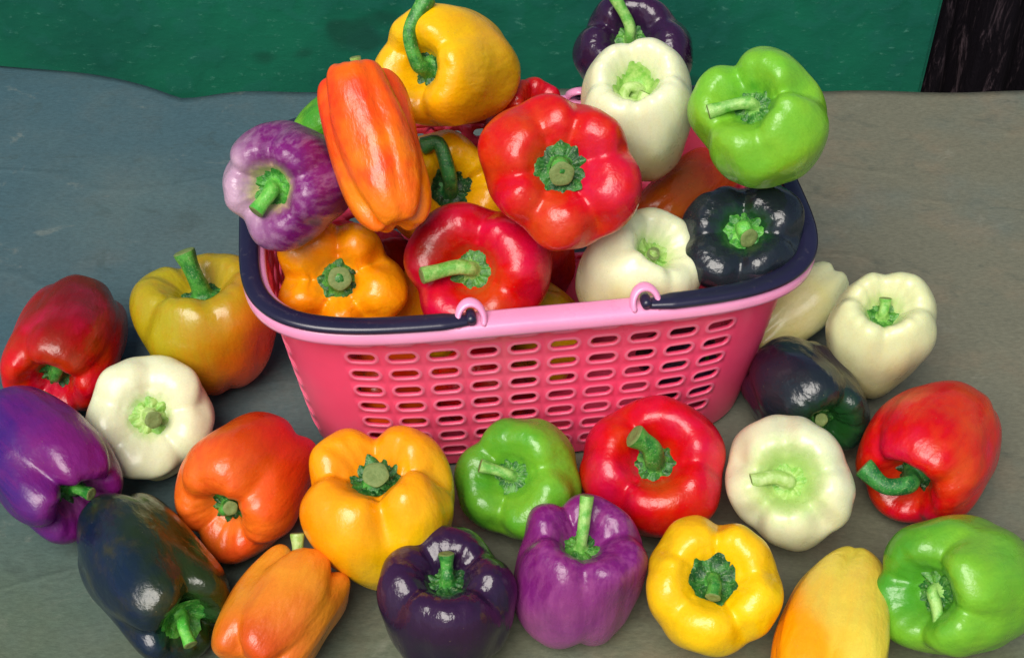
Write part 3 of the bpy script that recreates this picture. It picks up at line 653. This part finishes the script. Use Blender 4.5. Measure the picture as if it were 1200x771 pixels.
LT, XT, YT = se_outline(BA - .0115, BB - .0115, BK, 0)        # top of the wall, starts at the front middle, counter-clockwise
LB, XB, YB = se_outline((BA - .0115) * .90, (BB - .0115) * .91, 3.8, 0)
PER = LT[-1]
def bas(x, y, z):
    c, s = math.cos(BPHI), math.sin(BPHI)
    return (BCX + c * x - s * y, BCY + s * x + c * y, z)
def wall_pt(s, t, off=0.0):
    """s metres along the top outline, t 0 bottom .. 1 top, off outwards"""
    s = s % PER
    f = s / PER * LB[-1]
    def at(L, X, Y, q):
        return np.interp(q, L, X), np.interp(q, L, Y)
    x1, y1 = at(LT, XT, YT, s); x0, y0 = at(LB, XB, YB, f)
    e = .002
    xa, ya = at(LT, XT, YT, (s - e) % PER); xb, yb = at(LT, XT, YT, (s + e) % PER)
    tx, ty = xb - xa, yb - ya
    n = math.hypot(tx, ty); nx_, ny_ = ty / n, -tx / n
    q = t ** .9
    z = .002 + (HR - .006) * t
    bulge = .0
    return (x0 + (x1 - x0) * q + nx_ * (off + bulge), y0 + (y1 - y0) * q + ny_ * (off + bulge), z)

CELLW = .0240
# cells round the outline: where holes go
fw = 10 * CELLW
def seg_plan():
    """list of (s0, s1, hole?) round the outline"""
    front_half = fw / 2
    # s positions of side and back middles
    iq = PER / 4
    sr_ = LT[np.argmin(np.abs(XT - XT.max()) + 10 * np.abs(YT))]
    sb_ = PER / 2
    sl_ = PER - sr_
    sw = 6 * CELLW / 2
    return [(-front_half, front_half, 10), (sr_ - sw, sr_ + sw, 6), (sb_ - front_half, sb_ + front_half, 10), (sl_ - sw, sl_ + sw, 6)]
WT = .0022
NROW = 8
T0, T1 = .05, .955
V = []; F = []
vid = {}
def add(v):
    V.append(v); return len(V) - 1
def stadium(u, v, hw, hh):
    """24 points of a long rounded hole about the cell centre; u,v in metres"""
    out = []
    for i in range(24):
        a = 2 * math.pi * i / 24
        c, s = math.cos(a), math.sin(a)
        r = hh
        x = (hw - r) * (1 if c > 1e-6 else (-1 if c < -1e-6 else 0)) + r * c
        out.append((u + x, v + r * s))
    return out
def rect_pts(u0, u1, v0, v1):
    """24 points round a rectangle that pair with the stadium's"""
    cu, cv = (u0 + u1) / 2, (v0 + v1) / 2
    hu, hv = (u1 - u0) / 2, (v1 - v0) / 2
    out = []
    for i in range(24):
        a = 2 * math.pi * i / 24
        c, s = math.cos(a), math.sin(a)
        m = max(abs(c), abs(s))
        out.append((cu + c / m * hu, cv + s / m * hv))
    return out
HT = HR - .006                       # wall height
def quad_patch(u0, u1, t0, t1, nu_, nt_):
    for off, flip in ((0, False), (-WT, True)):
        ids = [[add(wall_pt(u0 + (u1 - u0) * i / nu_, t0 + (t1 - t0) * j / nt_, off)) for i in range(nu_ + 1)] for j in range(nt_ + 1)]
        for j in range(nt_):
            for i in range(nu_):
                f = (ids[j][i], ids[j][i + 1], ids[j + 1][i + 1], ids[j + 1][i])
                F.append(f[::-1] if flip else f)
COLLAR = []
def hole_cell(u0, u1, t0, t1):
    hw, hh = CELLW * .335, .0034
    uc = (u0 + u1) / 2; vc = (t0 + t1) / 2 * HT
    R0 = rect_pts(u0, u1, t0 * HT, t1 * HT)
    rings = []
    spec = [(None, 0), (1.0022, 0), (1.0018, .0003), (1.0004, .0003), (1.0, .0000), (1.0, -WT), (None, -WT)]
    for k_, off in spec:
        if k_ is None: pts = R0
        else:
            g_ = (k_ - 1)
            pts = stadium(uc, vc, hw + g_, hh + g_)
        rings.append([add(wall_pt(u, v / HT, off)) for u, v in pts])
    for kk_, (a, b_) in enumerate(zip(rings[:-1], rings[1:])):
        for i in range(24):
            j = (i + 1) % 24
            F.append((a[i], a[j], b_[j], b_[i]))
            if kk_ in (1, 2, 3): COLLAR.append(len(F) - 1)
segs = seg_plan()
dt = (T1 - T0) / NROW
prev = None
for q, (s0, s1, n) in enumerate(segs):
    quad_patch(s0, s1, 0, T0, n * 2, 2)
    quad_patch(s0, s1, T1, 1, n * 2, 2)
    cw = (s1 - s0) / n
    for r_ in range(NROW):
        for c_ in range(n):
            hole_cell(s0 + c_ * cw, s0 + (c_ + 1) * cw, T0 + r_ * dt, T0 + (r_ + 1) * dt)
    e0 = segs[(q + 1) % 4][0] + (PER if q == 3 else 0)
    quad_patch(s1, e0, 0, 1, 30, 14)
basket = bpy.data.objects.new('shopping_basket', None); COL.objects.link(basket)
c0 = bas(0, 0, 0)
basket.location = c0; basket.rotation_euler = (0, 0, BPHI)
basket['label'] = 'hot pink perforated plastic basket full of peppers, navy handles folded on its rim'; basket['category'] = 'basket'
import bmesh
wl = mesh_obj('wall', V, F, pink, basket)
wl.data.materials.append(plastic('pink_plastic_lit_edge', srgb(250, 112, 146), .3, .15, .2))   # slot lips: same plastic, caught highlights and translucency put into a paler colour
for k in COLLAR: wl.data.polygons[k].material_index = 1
bm = bmesh.new(); bm.from_mesh(wl.data)
bmesh.ops.remove_doubles(bm, verts=bm.verts[:], dist=1e-5)
bmesh.ops.recalc_face_normals(bm, faces=bm.faces[:])
bm.to_mesh(wl.data); bm.free()
# floor of the basket
n = 96
V = []; F = []
for kz, sc_k in ((.0015, .99), (.0060, .985)):
    for i in range(n):
        q = LB[-1] * i / n
        V.append((np.interp(q, LB, XB) * sc_k, np.interp(q, LB, YB) * sc_k, kz))
F = [tuple(range(n))[::-1], tuple(range(n, 2 * n))] + [(i, (i + 1) % n, n + (i + 1) % n, n + i) for i in range(n)]
mesh_obj('bottom', V, F, pink, basket, smooth=False)

def sweep(name, prof, s0, s1, n, mat, closed_path, cap=False, zf=None, scale=None, close_prof=True):
    """profile of (outward offset, height) points swept along the wall's top outline"""
    V = []
    m = len(prof)
    for i in range(n if closed_path else n + 1):
        s = s0 + (s1 - s0) * i / n
        k = scale(i / n) if scale else 1
        x, y, _ = wall_pt(s, 1.0, 0)
        x2, y2, _ = wall_pt(s, 1.0, 1.0)
        nx_, ny_ = x2 - x, y2 - y
        cx_ = sum(p_[0] for p_ in prof) / m; cz_ = min(p_[1] for p_ in prof)
        for d, z in prof:
            dd = cx_ + (d - cx_) * k
            V.append((x + nx_ * dd, y + ny_ * dd, z if k == 1 else cz_ + (z - cz_) * (.4 + .6 * k)))
    nn = n if closed_path else n + 1
    F = grid_faces(m, nn, close_u=close_prof, close_v=closed_path)
    if cap: F += [tuple(range(m))[::-1], tuple(range((nn - 1) * m, nn * m))]
    o = mesh_obj(name, V, F, mat, basket)
    b_ = bmesh.new(); b_.from_mesh(o.data)
    bmesh.ops.recalc_face_normals(b_, faces=b_.faces[:])
    b_.to_mesh(o.data); b_.free()
    return o
sm_prof = [(-.0026, HR - .006), (-.0030, HR - .003), (-.0022, HR - .0005), (-.0006, HR), (.0050, HR), (.0082, HR - .0003), (.0104, HR - .0014), (.0115, HR - .0034),
           (.0118, HR - .0065), (.0115, HR - .0085), (.0106, HR - .0091), (.0098, HR - .0085), (.0096, HR - .0055), (.0086, HR - .0032), (.0060, HR - .0022), (.0006, HR - .0022), (.0002, HR - .0065)]
sweep('rim', sm_prof, 0, PER, 420, rimm, True)
# handles: two flat navy straps lying on the rim, pivoting in the clips
C1 = BCX  # clip positions along the front, metres from the front middle
def s_front(px, py):
    P = on_plane(px, py, HR + .002)
    dx, dy = P[0] - BCX, P[1] - BCY
    c, s = math.cos(BPHI), math.sin(BPHI)
    return c * dx + s * dy
s1 = s_front(556, 385); s2 = s_front(758, 366)
hp = [(.0012, HR + .0003), (.0004, HR + .0014), (.0010, HR + .0034), (.0026, HR + .0043), (.0064, HR + .0046), (.0102, HR + .0042), (.0118, HR + .0032), (.0122, HR + .0014), (.0116, HR + .0002)]
def endk(f):
    e = min(f, 1 - f)
    return .42 + .58 * min(1, max(0, e / .045)) ** .7
sweep('handle', hp, s1, -(PER / 2 - .05), 300, navy, False, cap=True, scale=endk)
sweep('handle', hp, s2, PER / 2 - .05 , 300, navy, False, cap=True, scale=endk)
# pink clips: loops that hold the ends of the handles
def clip(s, back=False):
    x, y, _ = wall_pt(s, 1, 0.0052)
    xa, ya, _ = wall_pt(s + .002, 1, 0.0052)
    T = np.array([xa - x, ya - y, 0]); T /= np.linalg.norm(T)
    N = np.array([T[1], -T[0], 0])
    U = np.array([0, 0, 1.0])
    path = []
    for k in range(25):
        a = math.pi * (-.12 + 1.24 * k / 24)
        path.append(np.array([x, y, HR + .0015]) + T * .0072 * math.cos(a) + U * .0070 * math.sin(a) + N * (.0 - .003 * math.sin(a)))
    V, F = tube(path, [.0019] * 25, 12)
    F += [tuple(range(12))[::-1], tuple(range(len(V) - 12, len(V)))]
    # flat flare of the loop: a wider second profile
    V = [np.array(v) for v in V]
    c = np.array([x, y, HR + .0015])
    V = [v + N * (v - c).dot(N) * .9 for v in V]
    o = mesh_obj('handle_clip', V, F, rimm, basket)
    # pivot bead
    import itertools
    path = [c + N * q + U * .0012 for q in np.linspace(-.0045, .0045, 5)]
    V, F = tube(path, [.0026, .0031, .0032, .0031, .0026], 14)
    F += [tuple(range(14))[::-1], tuple(range(len(V) - 14, len(V)))]
    mesh_obj('pivot', V, F, navy, o)
clip(s1 - .001); clip(s2 + .001); clip(PER / 2 - .052); clip(PER / 2 + .052)

# ------------------------------------------------------------------ build all peppers
STEMS = {
    'mid': (stem_material('stem_green', srgb(28, 108, 34), srgb(80, 160, 60), 1), stem_material('calyx_green', srgb(14, 70, 24), srgb(52, 120, 40), 2)),
    'bright': (stem_material('stem_bright', srgb(70, 170, 50), srgb(120, 200, 80), 3), stem_material('calyx_bright', srgb(30, 112, 30), srgb(92, 172, 62), 4)),
    'lite': (stem_material('stem_light', srgb(96, 170, 60), srgb(160, 205, 110), 5), stem_material('calyx_light', srgb(28, 96, 26), srgb(84, 150, 50), 6)),
    'pale': (stem_material('stem_pale', srgb(150, 190, 90), srgb(190, 215, 140), 7), stem_material('calyx_pale', srgb(120, 180, 66), srgb(170, 205, 110), 8)),
    'dark': (stem_material('stem_dark', srgb(16, 96, 44), srgb(60, 140, 60), 9), stem_material('calyx_dark', srgb(10, 50, 22), srgb(30, 84, 36), 10)),
}
for q in PEP:
    p = params(q)
    A, B, gd, gp, gw, cr_, cw_, stv = q['skin']
    gd = np.array(gd, float); gd /= np.linalg.norm(gd)
    p['skin'] = dict(A=COLS[A], B=COLS[B], gdir=tuple(gd), gpos=gp, gw=gw, crown=COLS[cr_], crownw=cw_, streak=stv,
                     gloss=q.get('gloss', .30), blotch=COLS[q['blotch']] if 'blotch' in q else None,
                     sss=.35 if A in ('WHT', 'WHT2') else .06, rough=.4 if A in ('WHT', 'WHT2') else 1.0)
    p['stem'] = q['stem']; p['sr'] = q.get('sr', .105); p['calyx'] = q.get('calyx', .30)
    p['stem_mat'], p['calyx_mat'] = STEMS[q['sc']]
    p['label'] = q['label']; p['group'] = BAS if q['id'][0] in 'BF' else TAB
    build_pepper(p)
